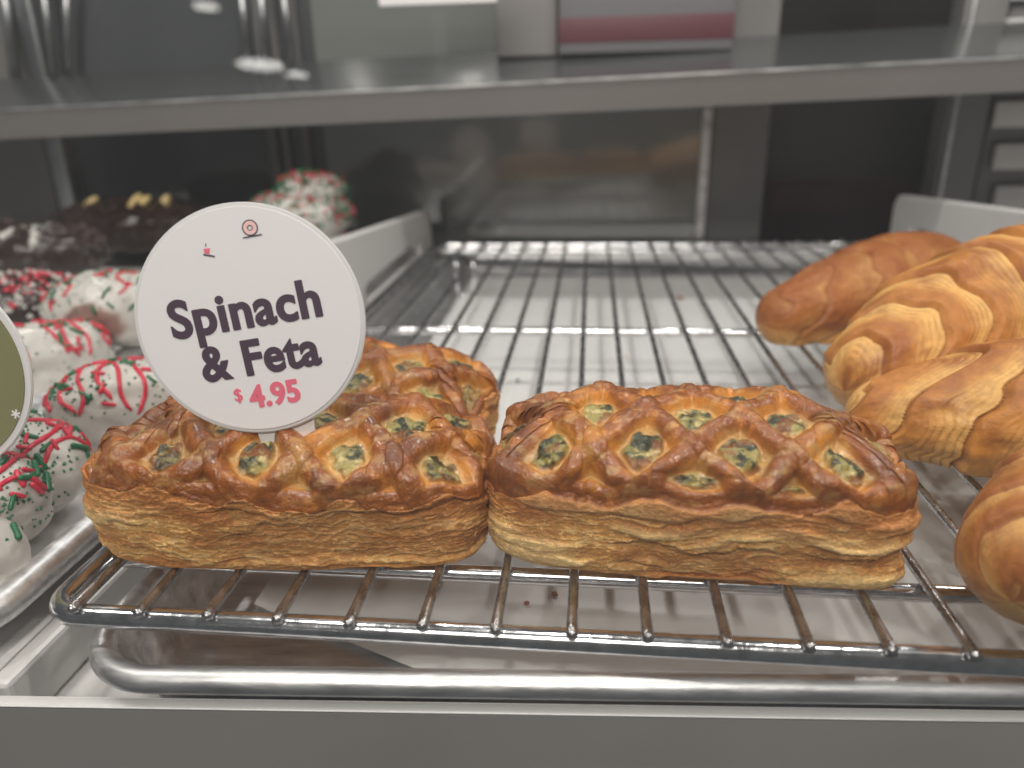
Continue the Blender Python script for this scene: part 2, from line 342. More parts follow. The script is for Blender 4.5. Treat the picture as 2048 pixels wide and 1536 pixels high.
for i, (px, pxt) in enumerate(((20, 4), (98, 84), (130, 132), (496, 478), (530, 520), (582, 562))):
    Yr = .632; q = py(px, 120, Yr); q2 = py(pxt, -60, Yr); zb = zf(q[0])+TH+(Yr-YS)*(.0366/.182)+.001
    o = tube('shelf_rod', [(q[0], Yr, zb), ((q[0]+q2[0])/2, Yr, (zb+q2[2])/2), (q2[0], Yr, q2[2])], .0042, M['alu_dark'], seg=12)
    tag(o, ['leftmost blurred metal rod at the top left', 'second blurred metal rod from the left edge', 'third blurred metal rod from the left edge', 'left rod of the trio above the round sign', 'middle rod of the trio above the round sign', 'right rod of the trio above the round sign'][i], 'rod', 'metal rods on the upper shelf')

# white dividers with humped handles
def divider(xa, xb, name, label, prof, slot, ledge):
    r = empty(name, (xa, 0, DECK), 0); tag(r, label, 'divider')
    o = prism('wall', prof, 'x', 0, xb-xa, M['white'], r, .0016, slot)
    return r
def oval(y0, y1, z0, z1, sk=0, n=8):
    r = (z1-z0)/2; o = []
    for k in range(n+1):
        t = math.radians(-90+180*k/n); o.append((y1-r+r*math.cos(t), (z0+z1)/2+r*math.sin(t)+sk))
    for k in range(n+1):
        t = math.radians(90+180*k/n); o.append((y0+r+r*math.cos(t), (z0+z1)/2+r*math.sin(t)))
    return o
D = -DECK
prof = [(-.0085, .0005), (.60, .0005), (.60, D+.022), (.592, D+.030), (.27, D+.052), (.235, D+.048), (.21, D+.02), (.19, .0185), (-.0085, .0185)]
xw = py(850, 460, .57)[0]
d1 = divider(xw-.009, xw, 'tray_divider', 'white plastic divider with a handle slot left of the rack', prof, oval(.36, .55, D-.006, D+.008), None)
lg = box('ledge', -.014, -.0003, -.0085, .19, .0005, .0180, M['white'], d1, .0008); rb = box('rib', .0, .0032, -.0085, .188, .0186, .0196, M['white'], d1, .0004)
xw2 = py(1797, 430, .56)[0]
prof2 = [(-.008, .0005), (.575, .0005), (.575, D+.036), (.567, D+.044), (.30, D+.062), (.26, D+.055), (.21, D+.02), (.19, .016), (-.008, .016)]
d2 = divider(xw2, xw2+.010, 'tray_divider', 'white plastic divider with a handle slot behind the croissants', prof2, oval(.33, .535, D+.004, D+.022), None)

# ------------------------------------------------------------------ sheet pan, paper, rack
def sheet_pan(name, label, x0, x1, y0, y1, zf_, hr, rr, parent_rot=CA, corner=.022, shear=0.0):
    r = empty(name, ((*cf(x0, y0), zf_) if parent_rot else (x0, y0, zf_)), parent_rot); tag(r, label, 'sheet pan')
    X, Y = x1-x0, y1-y0
    # floor and sloping wall as one pressed sheet
    ins = .008; loops = [(0.0+ins+.003, .0008, corner*.7), (ins, .0012, corner*.75), (.003, hr-.002, corner), (.0, hr, corner)]
    V = []; n = 0
    for i_, z_, cr in loops:
        L_ = rrect(i_, X-i_, i_, Y-i_, cr, z_, 10); n = len(L_); V += L_
    V = [(x_+y_*shear, y_, z_) for x_, y_, z_ in V]
    F = []
    for k in range(len(loops)-1):
        for q in range(n): F.append((k*n+q, k*n+(q+1) % n, (k+1)*n+(q+1) % n, (k+1)*n+q))
    fl = len(V); V += V[:n]; F.append(tuple(range(fl, fl+n)))
    o = mesh_obj('pan_sheet', V, F, M['alu'], r, smooth=True)
    tube('rim', [(x_+y_*shear, y_, z_) for x_, y_, z_ in rrect(-rr*.6, X+rr*.6, -rr*.6, Y+rr*.6, corner+rr*.6, hr, 14)], rr, M['alu'], r, closed=True, seg=20)
    return r
PF = DECK+.0005
pan = sheet_pan('sheet_pan', 'worn aluminium sheet pan with rolled rim under the wire rack', .0020, .452, -.0082, .60, PF,   .0235, .0038, shear=math.tan(CA))
# parchment, with a slanting front left corner
nx, ny = 90, 90
gx, gy = np.meshgrid(np.linspace(0, 1, nx), np.linspace(0, 1, ny), indexing='ij')
Px = .022+gx*.415; Py_ = .006+gy*.575
cutx = .0; 
Px = Px+np.clip(.034-gy*.34, 0, 1)*.0+ (1-gx)*.11*np.clip(1-gy/.088, 0, 1)+Py_*math.tan(CA)
Pz = .0016+.0012*(fbm(Px*18, Py_*18, gx*0, 3, 5)+.4)+.0006*np.abs(fbm(Px*60, Py_*60, gx*0, 2, 9))
paper_m = np.stack([Px, Py_, np.maximum(Pz, .0011)], -1).reshape(-1, 3)
pap = mesh_obj('parchment_sheet', paper_m, grid_faces(nx, ny, False), M['paper'])
pap.location = (*cf(.0020, -.0082), PF+.0004); pap.rotation_euler = (0, 0, CA)
tag(pap, 'white parchment sheet lining the pan beneath the wire rack', 'paper')

rk = empty('wire_rack', (0, 0, 0)); tag(rk, 'chrome wire cooling rack carrying the pastries and croissants', 'cooling rack')
XR = .4265; YR = .572
tube('frame', rrect(-.0105, XR, .0012, YR, .0095, -.0024, 12), .0033, M['chrome'], rk, closed=True, seg=20)
for yb in (.0300, .285, .548):
    tube('cross_bar', [(-.0105+i*(XR+.0105)/30, yb, -.0032) for i in range(31)], .0027, M['chrome'], rk, seg=16)
wb = None
for i in range(22):
    if wb is None:
        ys = [-.0022, -.0012, .002]+list(np.linspace(.01, YR-.004, 40))+[YR+.002]
        rr = [.0013, .0016, .0016]+[.0015]*41
        wb = tube('wire', [(0, y, .0016) for y in ys], .0016, M['wire'], rk, seg=12, radii=rr)
        wb.location = (0, 0, 0)
    else:
        o = wb.copy(); COL.objects.link(o); o.parent = rk; o.location = (i*.02+random.uniform(-.0003, .0003), random.uniform(-.0005, .0005), 0); o.rotation_euler = (0, random.uniform(0, 6), random.uniform(-.0008, .0008)) if False else (0, 0, random.uniform(-.0008, .0008))
for fx, fy in ((.02, .11), (.40, .11), (.03, .5), (.40, .5)):
    tube('foot', [(fx-.008, fy, -.0002), (fx-.008, fy, -.020), (fx-.007, fy, PF+.0045), (fx, fy, PF+.0036), (fx+.007, fy, PF+.0045), (fx+.008, fy, -.020), (fx+.008, fy, -.0002)], .0014, M['chrome'], rk, seg=10)
ZT = .0032      # top of the wires

# ------------------------------------------------------------------ spinach and feta pastries
def planform(L, W, n, p=5.0):
    t = np.linspace(0, 2*np.pi, 4000, endpoint=False); c, s = np.cos(t), np.sin(t)
    x = L/2*np.sign(c)*np.abs(c)**(2/p); y = W/2*np.sign(s)*np.abs(s)**(2/p)
    d = np.hypot(np.diff(np.r_[x, x[0]]), np.diff(np.r_[y, y[0]])); a = np.r_[0, np.cumsum(d)]
    q = np.linspace(0, a[-1], n, endpoint=False)
    return np.interp(q, a, np.r_[x, x[0]]), np.interp(q, a, np.r_[y, y[0]])
GOLD = np.array([.70, .275, .042]); DEEP = np.array([.35, .102, .016]); BURN = np.array([.075, .020, .011]); PALE = np.array([.78, .52, .20]); CREAM = np.array([.76, .60, .28])
SIDE = np.array([.84, .44, .125]); SIDEL = np.array([.92, .66, .30]); SIDED = np.array([.46, .165, .034])
FILL = np.array([.37, .31, .09]); SPIN = np.array([.018, .028, .008])
def make_pastry(L, W, H, Hs, seed, holes, lat, res, bulge=.003, dome=2.15):
    n = int(2*(L+W)/res); X, Y = planform(L, W, n)
    bx = 1-np.abs(2*X/L)**2.5; Y = Y*(1+bulge/(W/2)*np.clip(bx, 0, 1)*(.6+.4*vn(X*25, X*0, X*0, seed)))
    ns = int(Hs/res*1.15); nt = int((W/2+H-Hs)/res*1.05)
    th = np.linspace(0, 1, n, endpoint=False)
    a = max(L/2-W/2, 0)*1.0; Tx = np.clip(X, -a, a)
    zrim = Hs*(1+.13*vn(X*40, Y*40, X*0, seed+3)+.06*vn(X*130, Y*130, X*0, seed+4)+.03*vn(X*420, Y*420, X*0, seed+5))
    # lobes hanging between the front holes
    for (hx, hy, ha, hb, hr) in holes:
        if hy < -W*.18: zrim = zrim+.0040*np.exp(-((X-hx)/(ha*.62))**2)*(Y < 0)
    zrim = zrim-.0012*(Y < 0)
    # bottom
    kb = np.linspace(0, 1, 14)
    Pb = np.stack([Tx[:, None]+(X-Tx)[:, None]*kb*.985, (Y[:, None])*kb*.985, np.zeros((n, 14))], -1)
    # sides
    v = np.linspace(0, 1, ns)[None, :]
    out = 1+.0*v
    foot = 1-.035*np.exp(-((v-.0)/.10)**2)+.012*np.sin(v*3.1)
    Ps = np.stack([Tx[:, None]+(X-Tx)[:, None]*foot, Y[:, None]*foot, zrim[:, None]*v], -1)
    # dome
    q = np.linspace(0, 1, nt)
    fine = np.linspace(1, 0, 1500); zz = (1-fine**dome)**(1/dome*1.15); ar = np.r_[0, np.cumsum(np.hypot(np.diff(fine)*W/2, np.diff(zz)*(H-Hs)))]; k = np.interp(q*ar[-1], ar, fine)[None, :]
    kz = (1-np.clip(k, 0, 1)**dome)**(1/dome*1.15)
    over = 1+.010*np.exp(-((1-k)/.10)**1.0)
    xv = np.abs(Tx[:, None]+(X-Tx)[:, None]*k)/(L/2); endfall = 1-.42*np.clip((xv-.45)/.55, 0, 1)**1.6
    zrim = zrim*(1-.10*np.clip((np.abs(X)/(L/2)-.6)/.4, 0, 1)**2)
    Pt = np.stack([Tx[:, None]+(X-Tx)[:, None]*k*over, Y[:, None]*k*over, zrim[:, None]+(H-zrim[:, None])*kz*endfall], -1)
    P = np.concatenate([Pb[:, :-1], Ps[:, :-1], Pt], 1); nb_, nss = 13, ns-1
    x, y, z = P[..., 0], P[..., 1], P[..., 2]
    m = P.shape[1]; sec = np.zeros((n, m)); sec[:, nb_:nb_+nss] = 1; sec[:, nb_+nss:] = 2
    N = grid_normals(P); N *= np.sign((N*(P-np.array([0, 0, H*.4]))).sum(-1).mean())
    # big lumps
    disp = .0012*fbm(x*35, y*35, z*35, 3, seed+11)
    # --- lattice (top)
    wx = x+.0018*fbm(x*70, y*70, z*70, 2, seed+20); wy = y+.0014*fbm(x*70, y*70, z*70, 2, seed+21)
    LX0, LP, LT0, LH = lat
    ky = np.clip(np.abs(wy)/(W/2), 0, 1); tt = -np.sign(wy)*-1*(ar[-1]-np.interp(-ky, -fine, ar))   # arc length over the dome, + to the back
    aa = (wx-LX0)/LP+(tt-LT0)/(2*LH); bb = (wx-LX0)/LP-(tt-LT0)/(2*LH); gm = math.sqrt(1/LP**2+1/(4*LH**2))
    ws = .0038*(1+.22*fbm(x*55, y*55, z*55, 2, seed+22))
    dA = np.abs(aa-np.floor(aa)-.5)/gm; dB = np.abs(bb-np.floor(bb)-.5)/gm
    fa, fb = aa-np.round(aa), bb-np.round(bb)
    top = (sec == 2)
    sarc = np.zeros((n, m)); sarc[:, nb_+nss:] = (q*ar[-1])[None, :]
    brd = .0046*(1+.25*fbm(x*80, y*80, z*0, 2, seed+23))-sarc
    dmin = np.maximum(ws-np.minimum(dA, dB), np.where(top, brd, 0))
    qmin = (np.abs(fa)**1.7+np.abs(fb)**1.7)**(1/1.7)/(.5-.0038*gm); toff = (fa-fb)*LH
    prof = lambda d: np.sqrt(1-(1-np.clip(d/ws, 0, 1))**2)
    sg_ = np.where((np.floor(aa)+np.floor(bb)) % 2 == 0, 1.0, -1.0)
    hA, hB = prof(ws-dA), prof(ws-dB)
    hst = np.maximum(np.maximum(hA*(1+.13*sg_*hB), hB*(1-.13*sg_*hA))+.18*np.minimum(hA, hB), .60*prof(brd*1.2))
    topw = top*ss(0, .0010, z-zrim[:, None])
    pit = -.0020*ss(.0002, -.0022, dmin)
    inside = ss(1.12, .70, qmin+.25*fbm(x*300, y*300, z*300, 2, seed+31))*ss(.0, -.0016, dmin)
    lump = inside*(.0022+.0017*fbm(x*260, y*260, z*260, 3, seed+30))
    disp = disp+top*topw*((.0010+.0032*ss(.0, .0075, sarc))*hst+pit*ss(.0, .004, sarc)+lump)+top*(1-topw)*.0010
    # creases along strands, blisters
    cre = fbm(x*130+y*90, y*260-x*90, z*260, 3, seed+40); disp = disp+top*ss(0, .002, dmin)*(.00045*cre+.00035*np.maximum(0, fbm(x*600, y*600, z*600, 2, seed+41))**1)
    # --- flaky sides
    arc = th[:, None]*2*(L+W)+0*z; sv = (sec == 1)
    zi = z+.0030*fbm(arc*28, z*40, x*0, 3, seed+50)+.0011*fbm(arc*120, z*180, x*0, 2, seed+51)
    n1 = np.abs(fbm(arc*80, zi*430, x*0, 3, seed+52)); n2 = np.abs(fbm(arc*190, zi*820, x*0, 2, seed+53))
    lam = np.maximum(ss(.15, .0, n1), .75*ss(.22, .0, n2))              # thin lamella edges round flattened bubbles
    big = fbm(arc*19+seed, zi*120, x*0, 3, seed+54)
    calm = ss(.04, .38, big); gap = ss(.10, .36, -big)                  # puffed pale crumb; open split
    edge = ss(0, .0012, z)*ss(0, .0012, zrim[:, None]-z)
    bulgev = .0022*np.sin(np.clip(z/zrim[:, None], 0, 1)*np.pi)
    grain = fbm(arc*700, z*900, x*0, 2, seed+56)
    sd = .0014*ss(.55, 1.0, z/zrim[:, None])+bulgev*.5-.0018*gap+.0009*calm+edge*((1-.85*calm)*(.00055*lam-.0003)+calm*(.0006+.00010*grain))
    disp = disp+sv*sd
    disp = np.where(sec == 0, .0, disp)
    P2 = P+N*disp[..., None]; P2[..., 2] = np.maximum(P2[..., 2], 0)
    # --- colours
    brown = .5+.5*fbm(x*60, y*60, z*60, 4, seed+60)
    ctop = mixc(np.broadcast_to(GOLD, P.shape), DEEP, np.clip(ss(.38, .64, brown+.30*ss(-.0002, .0020, dmin)-.06), 0, 1))
    ctop = mixc(ctop, BURN, np.clip(ss(.55, .80, brown+.14*ss(.002, .004, dmin)), 0, 1)*.55)
    spot = fbm(x*330, y*330, z*330, 3, seed+66); ctop = mixc(ctop, BURN*1.6, ss(.22, .5, spot)*.25*ss(.0004, .002, dmin)); ctop = mixc(ctop, GOLD*1.25, ss(.15, .5, -spot)*.35)
    streak = fbm(x*180+y*120, y*420-x*150, z*420, 3, seed+61)
    ctop = mixc(ctop, PALE, ss(.10, .5, streak)*.34)
    wall = ss(.0004, -.0010, dmin+.0007*fbm(x*250, y*250, z*250, 2, seed+62)); ctop = mixc(ctop, PALE, wall*.62)
    ctop = mixc(ctop, CREAM, ss(-.0008, -.0030, dmin)*.75)
    low = ss(.0, -.5, toff/.008)*ss(.0002, -.002, dmin); ctop = mixc(ctop, GOLD*np.array([1.1, 1.05, .8]), low*.55)
    leaf = fbm(x*300+y*200, y*420-x*120, z*300, 3, seed+63); bed = fbm(x*130, y*130, z*130, 2, seed+64)
    fil = mixc(np.broadcast_to(FILL, P.shape), np.array([.15, .15, .035]), ss(-.25, .30, bed+.5*leaf))
    fil = mixc(fil, SPIN, ss(.0, .16, leaf+.55*bed-.02)*.95)
    fil = mixc(fil, DEEP*.7, ss(.16, .42, fbm(x*200, y*200, z*200, 2, seed+65))*.75)
    fil = mixc(fil, CREAM, ss(.28, .5, -leaf)*.7)
    ctop = mixc(ctop, fil, np.clip(inside, 0, 1))
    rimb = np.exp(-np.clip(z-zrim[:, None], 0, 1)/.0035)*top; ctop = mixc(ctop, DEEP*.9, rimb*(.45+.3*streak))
    endb = ss(.78, 1.0, np.abs(x/(L/2))); ctop = mixc(ctop, DEEP*.8, endb*.55*ss(.3, .6, brown))
    bz = .5+.5*fbm(arc*60, zi*260, x*0, 3, seed+71)
    cs = mixc(np.broadcast_to(SIDE, P.shape), SIDED, ss(.44, .74, bz)*.8)
    cs = mixc(cs, SIDED*.75, (1-lam)*.30*(1-calm)); cs = mixc(cs, SIDEL, lam*.55*ss(.75, .35, bz)+lam*.15)  # brown shade in crevices between layers is painted into the baked colour
    cs = mixc(cs, SIDEL*(.86+.14*grain[..., None]), calm*.72); cs = mixc(cs, SIDED*.8, gap*.45)
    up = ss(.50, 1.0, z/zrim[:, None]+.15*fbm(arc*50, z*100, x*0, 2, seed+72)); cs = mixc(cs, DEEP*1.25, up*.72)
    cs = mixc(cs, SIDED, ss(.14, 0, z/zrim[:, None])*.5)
    ends = ss(.90, 1.0, np.abs(x/(L/2))); cs = mixc(cs, SIDED*.8, ends*.35)
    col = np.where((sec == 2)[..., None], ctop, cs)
    rough = np.where(sec == 2, .11+.24*brown+.25*np.clip(ss(0, -.002, dmin), 0, 1)*.5, .62)
    return P2.reshape(-1, 3), grid_faces(n, m), col.reshape(-1, 3), rough.reshape(-1)
def dome_hit(px, py_, loc, rz, L, W, H, Hs, dome):
    d = ray(px, py_); d = d/np.linalg.norm(d); c, s = math.cos(-rz), math.sin(-rz)
    for t in np.arange(.12, .6, .0004):
        q = CAM+d*t-np.array(loc); lx, ly, lz = q[0]*c-q[1]*s, q[0]*s+q[1]*c, q[2]
        if abs(lx) > L/2*1.05: continue
        k = abs(ly)/(W/2)
        if k <= 1.04:
            zz = Hs+(H-Hs)*(1-min(k, 1)**dome)**(1/dome*1.15)*(1-.42*min(max((abs(lx)/(L/2)-.45)/.55, 0), 1)**1.6)
            if lz <= zz+.002: return lx, ly
    return None
def pastry(label, loc, rz, L, W, H, Hs, seed, front, rear, res, dome=2.15, lat=None):
    """front / rear: photograph pixels of the openings in the two rows that show; the lattice pitch is fitted to them"""
    fine = np.linspace(1, 0, 1500); zz = (1-fine**dome)**(1/dome*1.15); ar = np.r_[0, np.cumsum(np.hypot(np.diff(fine)*W/2, np.diff(zz)*(H-Hs)))]
    arc = lambda y_: math.copysign(ar[-1]-np.interp(-min(abs(y_)/(W/2), 1), -fine, ar), y_)
    hf = [dome_hit(*p_, loc, rz, L, W, H, Hs, dome) for p_ in front]; hr_ = [dome_hit(*p_, loc, rz, L, W, H, Hs, dome) for p_ in rear]
    if lat is None:
        LP, LX0 = np.polyfit(range(len(hf)), [h_[0] for h_ in hf], 1); LT0 = np.mean([arc(h_[1]) for h_ in hf]); LH = np.mean([arc(h_[1]) for h_ in hr_])-LT0
    else:
        LP, LH = lat; LX0 = hf[0][0]; LT0 = arc(hf[0][1])
    LT0 = max(LT0, -.0205); LH = min(max(LH, .0172), .018); LP = max(LP, .0272)
    holes = [(LX0+LP*i_, -W*.3, LP*.36, .008, 0) for i_ in range(-3, 7)]
    V, Fc, C, Rg = make_pastry(L, W, H, Hs, seed, holes, (LX0, LP, LT0, LH), res, dome=dome)
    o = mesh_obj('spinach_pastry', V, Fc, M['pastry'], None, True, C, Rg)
    o.location = loc; o.rotation_euler = (0, 0, rz)
    tag(o, label, 'pastry', 'spinach and feta pastries'); return o
p1 = pastry('front left spinach and feta lattice pastry with the round sign stuck in it', (.0508, .0478, ZT), math.radians(2.6), .122, .056, .0362, .0245, 101,
    [(320, 930), (497, 940), (690, 935), (862, 968)], [(440, 872), (620, 868), (815, 868)], .00034)
p2 = pastry('front right spinach and feta lattice pastry standing alone at the rack front', (.1750, .0515, ZT), math.radians(-4.6), .120, .056, .0395, .0242, 202,
    [(1098, 925), (1265, 915), (1478, 930), (1662, 962)], [(1182, 850), (1358, 860), (1568, 872)], .00034)
p3 = pastry('spinach and feta lattice pastry in the second row, behind the round sign', (.041, .110, ZT), math.radians(-12), .128, .056, .0365, .0225, 303,
    [(850, 782)], [], .0005, lat=(.027, .0155))

# ------------------------------------------------------------------ croissants
def bez(p0, p1, p2, p3, n):
    t = np.linspace(0, 1, n)[:, None]; p0, p1, p2, p3 = map(np.array, (p0, p1, p2, p3))
    return (1-t)**3*p0+3*t*(1-t)**2*p1+3*t*t*(1-t)*p2+t**3*p3
def croissant(label, pts, rmax, rtip, nb, seed, tone=0.0, res=.00045, flat=.85, base=ZT, peak=.5, wrapdir=1):
    cp = bez(*pts, 400); seg = np.r_[0, np.cumsum(np.linalg.norm(np.diff(cp, axis=0), axis=1))]; LEN = seg[-1]
    n = int(LEN/res); m = int(2*np.pi*rmax/res)
    s = np.linspace(0, 1, n); cp = np.stack([np.interp(s*LEN, seg, cp[:, i]) for i in range(3)], -1)
    T = np.gradient(cp, axis=0); T /= np.linalg.norm(T, axis=1)[:, None]
    side = np.cross(T, [0, 0, 1.0]); side /= np.linalg.norm(side, axis=1)[:, None]; upv = np.cross(side, T)
    phi = np.linspace(0, 2*np.pi, m, endpoint=False)
    S, PH = np.meshgrid(s, phi, indexing='ij')
    tt = np.where(S < peak, S/peak, (1-S)/(1-peak))                    # 0 at a tip, 1 at the belly
    rad = rtip+(rmax-rtip)*(np.sin(np.clip(tt, 0, 1)*np.pi/2)**1.15)
    cap = np.clip(np.minimum(S, 1-S)*LEN/(rtip*.9), 0, 1); rad = rad*np.sqrt(1-(1-cap)**2+1e-6)
    sk = .75*np.cos(PH*1+.9+(seed % 3)*.25)+.12*np.sin(2*PH+seed)
    wob = fbm(S*5, np.cos(PH)*1.2, np.sin(PH)*1.2, 3, seed+1)
    Bf = tt*nb*(1.12-.22*tt)+sk+.5*fbm(S*5, np.cos(PH)*1.2, np.sin(PH)*1.2, 2, seed+1)
    fr = Bf-np.floor(Bf); idx = np.floor(Bf)
    step = ss(0, .11, fr)*(1-.60*fr)                                    # each wrap starts with a lip and falls away to the belly
    lamin = ss(.35, 1., np.cos(2*np.pi*(fr*9.0+.30*fbm(S*14, np.cos(PH)*2+idx, np.sin(PH)*2, 2, seed+16))))*ss(.22, .55, fr)*(.35+.65*ss(-.2, .3, fbm(S*11, np.cos(PH)*2.4, np.sin(PH)*2.4, 2, seed+17)))
    lump0 = fbm(S*6, np.cos(PH)*1.3, np.sin(PH)*1.3, 2, seed+9)
    body = cap*(rmax*.17)*(step-.45)*(.55+.45*ss(-.4, .3, lump0))*(.6+.4*tt)
    fine = fbm(Bf*20+.4*wob, np.cos(PH)*2.2+idx*3, np.sin(PH)*2.2, 4, seed+5, .66); thin = ss(.16, .0, np.abs(fbm(Bf*24, np.cos(PH)*2.6+idx*5, np.sin(PH)*2.6, 2, seed+15)))
    bz_ = ss(.0, .10, fr)*ss(.70, .22, fr+.25*wob)
    lump = fbm(S*9, np.cos(PH)*1.5, np.sin(PH)*1.5, 3, seed+6)
    rr = rad+body+cap*((1-.6*bz_)*(rmax*.010*fine)-rmax*.014*lamin+rmax*.07*lump)
    P = cp[:, None]+rr[..., None]*(np.cos(PH)[..., None]*side[:, None]+np.sin(PH)[..., None]*upv[:, None]*1.0)
    zz = P[..., 2]-base; P[..., 2] = base+np.where(zz < .004, np.maximum(.0, .004+(zz-.004)*.18), zz)
    P[..., 2] = np.maximum(P[..., 2], base)
    up = np.clip(np.sin(PH), -1, 1)
    PALEc = np.array([.80, .49, .17]); GOLDc = np.array([.60, .265, .056]); BRN = np.array([.29, .088, .020])
    bt = .5+.5*fbm(S*12, np.cos(PH)*1.6, np.sin(PH)*1.6, 4, seed+8)
    mot = fbm(S*30, np.cos(PH)*4, np.sin(PH)*4, 3, seed+18)
    c = mixc(np.broadcast_to(GOLDc*1.06, P.shape), PALEc, np.clip(ss(.30, .95, fr)*.75+.35*ss(.0, .6, -up)+.25*mot, 0, 1))
    c = mixc(c, GOLDc*.60, lamin*.62)
    c = mixc(c, BRN, np.clip(ss(.46, .80, bt+.10*up+.18*mot-.12*fr-.01+tone*.26), 0, 1)*.78)
    c = mixc(c, BRN*1.15, bz_*ss(-.3, .7, up)*.50)
    edge = np.exp(-((fr-.015)/.022)**2)+np.exp(-((1-fr)/.012)**2); c = mixc(c, BRN*.55, np.clip(edge, 0, 1)*.62)
    c = mixc(c, BRN, tone*.85*ss(-.8, .3, up)*(.65+.35*bt)*ss(.0, .6, tone))
    c = mixc(c, GOLDc*.8, ss(-.55, -.95, up)*.5)
    rgh = .54-.20*ss(.35, .7, bt)+.10*mot
    # caps: ring 0 and last collapse (cap=0)
    V = P.transpose(1, 0, 2); C = c.transpose(1, 0, 2); Rg = rgh.T
    o = mesh_obj('croissant', V.reshape(-1, 3), grid_faces(m, n)[:, ::-1], M['cro'], None, True, C.reshape(-1, 3), Rg.reshape(-1))
    tag(o, label, 'croissant', 'croissants on the right of the rack'); return o
h = ZT
croissant('dark brown croissant at the back right of the wire rack', [(.234, .234, h+.015), (.270, .246, h+.020), (.315, .275, h+.028), (.385, .355, h+.018)], .0290, .0140, 4.6, 11, tone=.95, res=.0008, peak=.55)
croissant('pale golden croissant in the middle row, half hidden by the one before it', [(.2465, .132, h+.016), (.262, .147, h+.025), (.336, .188, h+.037), (.430, .250, h+.022)], .041, .0145, 5.4, 23, tone=.15, peak=.52)
croissant('plump golden croissant whose curled tip points at the lone pastry', [(.2405, .1110, h+.012), (.264, .103, h+.019), (.320, .090, h+.030), (.420, .100, h+.020)], .0325, .0115, 4.8, 37, tone=.25, peak=.62)
croissant('striped golden croissant cut by the right edge nearest the front', [(.2455, -.0005, h+.014), (.252, .010, h+.019), (.280, .034, h+.026), (.375, .060, h+.018)], .0285, .0145, 5.6, 53, tone=.38, res=.00042, peak=.5)

# ------------------------------------------------------------------ doughnut trays on the left
xa = -.0290
ZA = -.0185
panA = sheet_pan('sheet_pan', 'narrow aluminium pan of iced doughnut bars left of the rack', xa-.098, xa-.0035, -.006, .56, ZA, .0135, .0052, 0, corner=.016)
panB = sheet_pan('sheet_pan', 'aluminium pan holding the doughnuts at the far left', xa-.46, xa-.1075, -.006, .60, ZA, .0135, .0040, 0, corner=.016)
for nm, x0_, x1_, lab in (('parchment_sheet', xa-.090, xa-.012, 'strip of parchment under the iced bars nearest the rack'), ('parchment_sheet', xa-.45, xa-.117, 'wide parchment sheet under the far left doughnuts')):
    g1, g2 = np.meshgrid(np.linspace(x0_, x1_, 40), np.linspace(.01, .54, 80), indexing='ij')
    zz = .0012+.0006*(fbm(g1*40, g2*40, g1*0, 3, 15)+.5)
    o = mesh_obj(nm, np.stack([g1, g2, np.maximum(zz, .001)], -1).reshape(-1, 3), grid_faces(40, 80, False), M['paper'])
    o.location = (0, 0, ZA+.0006); tag(o, lab, 'paper')
# supports that carry the side trays at their height
for x0_, x1_, lab in ((xa-.090, xa-.012, 'white riser under the pan of iced bars'), (xa-.45, xa-.117, 'white riser under the far left doughnut pan')):
    o = box('tray_riser', x0_, x1_, .012, .55, DECK+.0003, ZA-.0001, M['white'], bev=.001); tag(o, lab, 'riser')
ZD = ZA+.0026
def capsule_mesh(name, r, l, m, seg=8):
    V = []; F = []; prof = [(-l/2-r*.9, .35*r), (-l/2-r*.4, .85*r), (-l/2, r), (l/2, r), (l/2+r*.4, .85*r), (l/2+r*.9, .35*r)]
    for xx, rr in prof:
        for k in range(seg):
            a = 2*math.pi*k/seg; V.append((xx, rr*math.cos(a), rr*math.sin(a)))
    for i in range(len(prof)-1):
        for k in range(seg): F.append((i*seg+k, i*seg+(k+1) % seg, (i+1)*seg+(k+1) % seg, (i+1)*seg+k))
    F.append(tuple(range(seg))[::-1]); F.append(tuple((len(prof)-1)*seg+k for k in range(seg)))
    me = bpy.data.meshes.new(name); me.from_pydata(V, [], F); me.update(); me.materials.append(m)
    me.polygons.foreach_set('use_smooth', np.ones(len(me.polygons), dtype=bool)); return me
SPR = [capsule_mesh('sprinkle', .00085, .0042, M['red']), capsule_mesh('sprinkle', .00085, .0046, M['green'])]
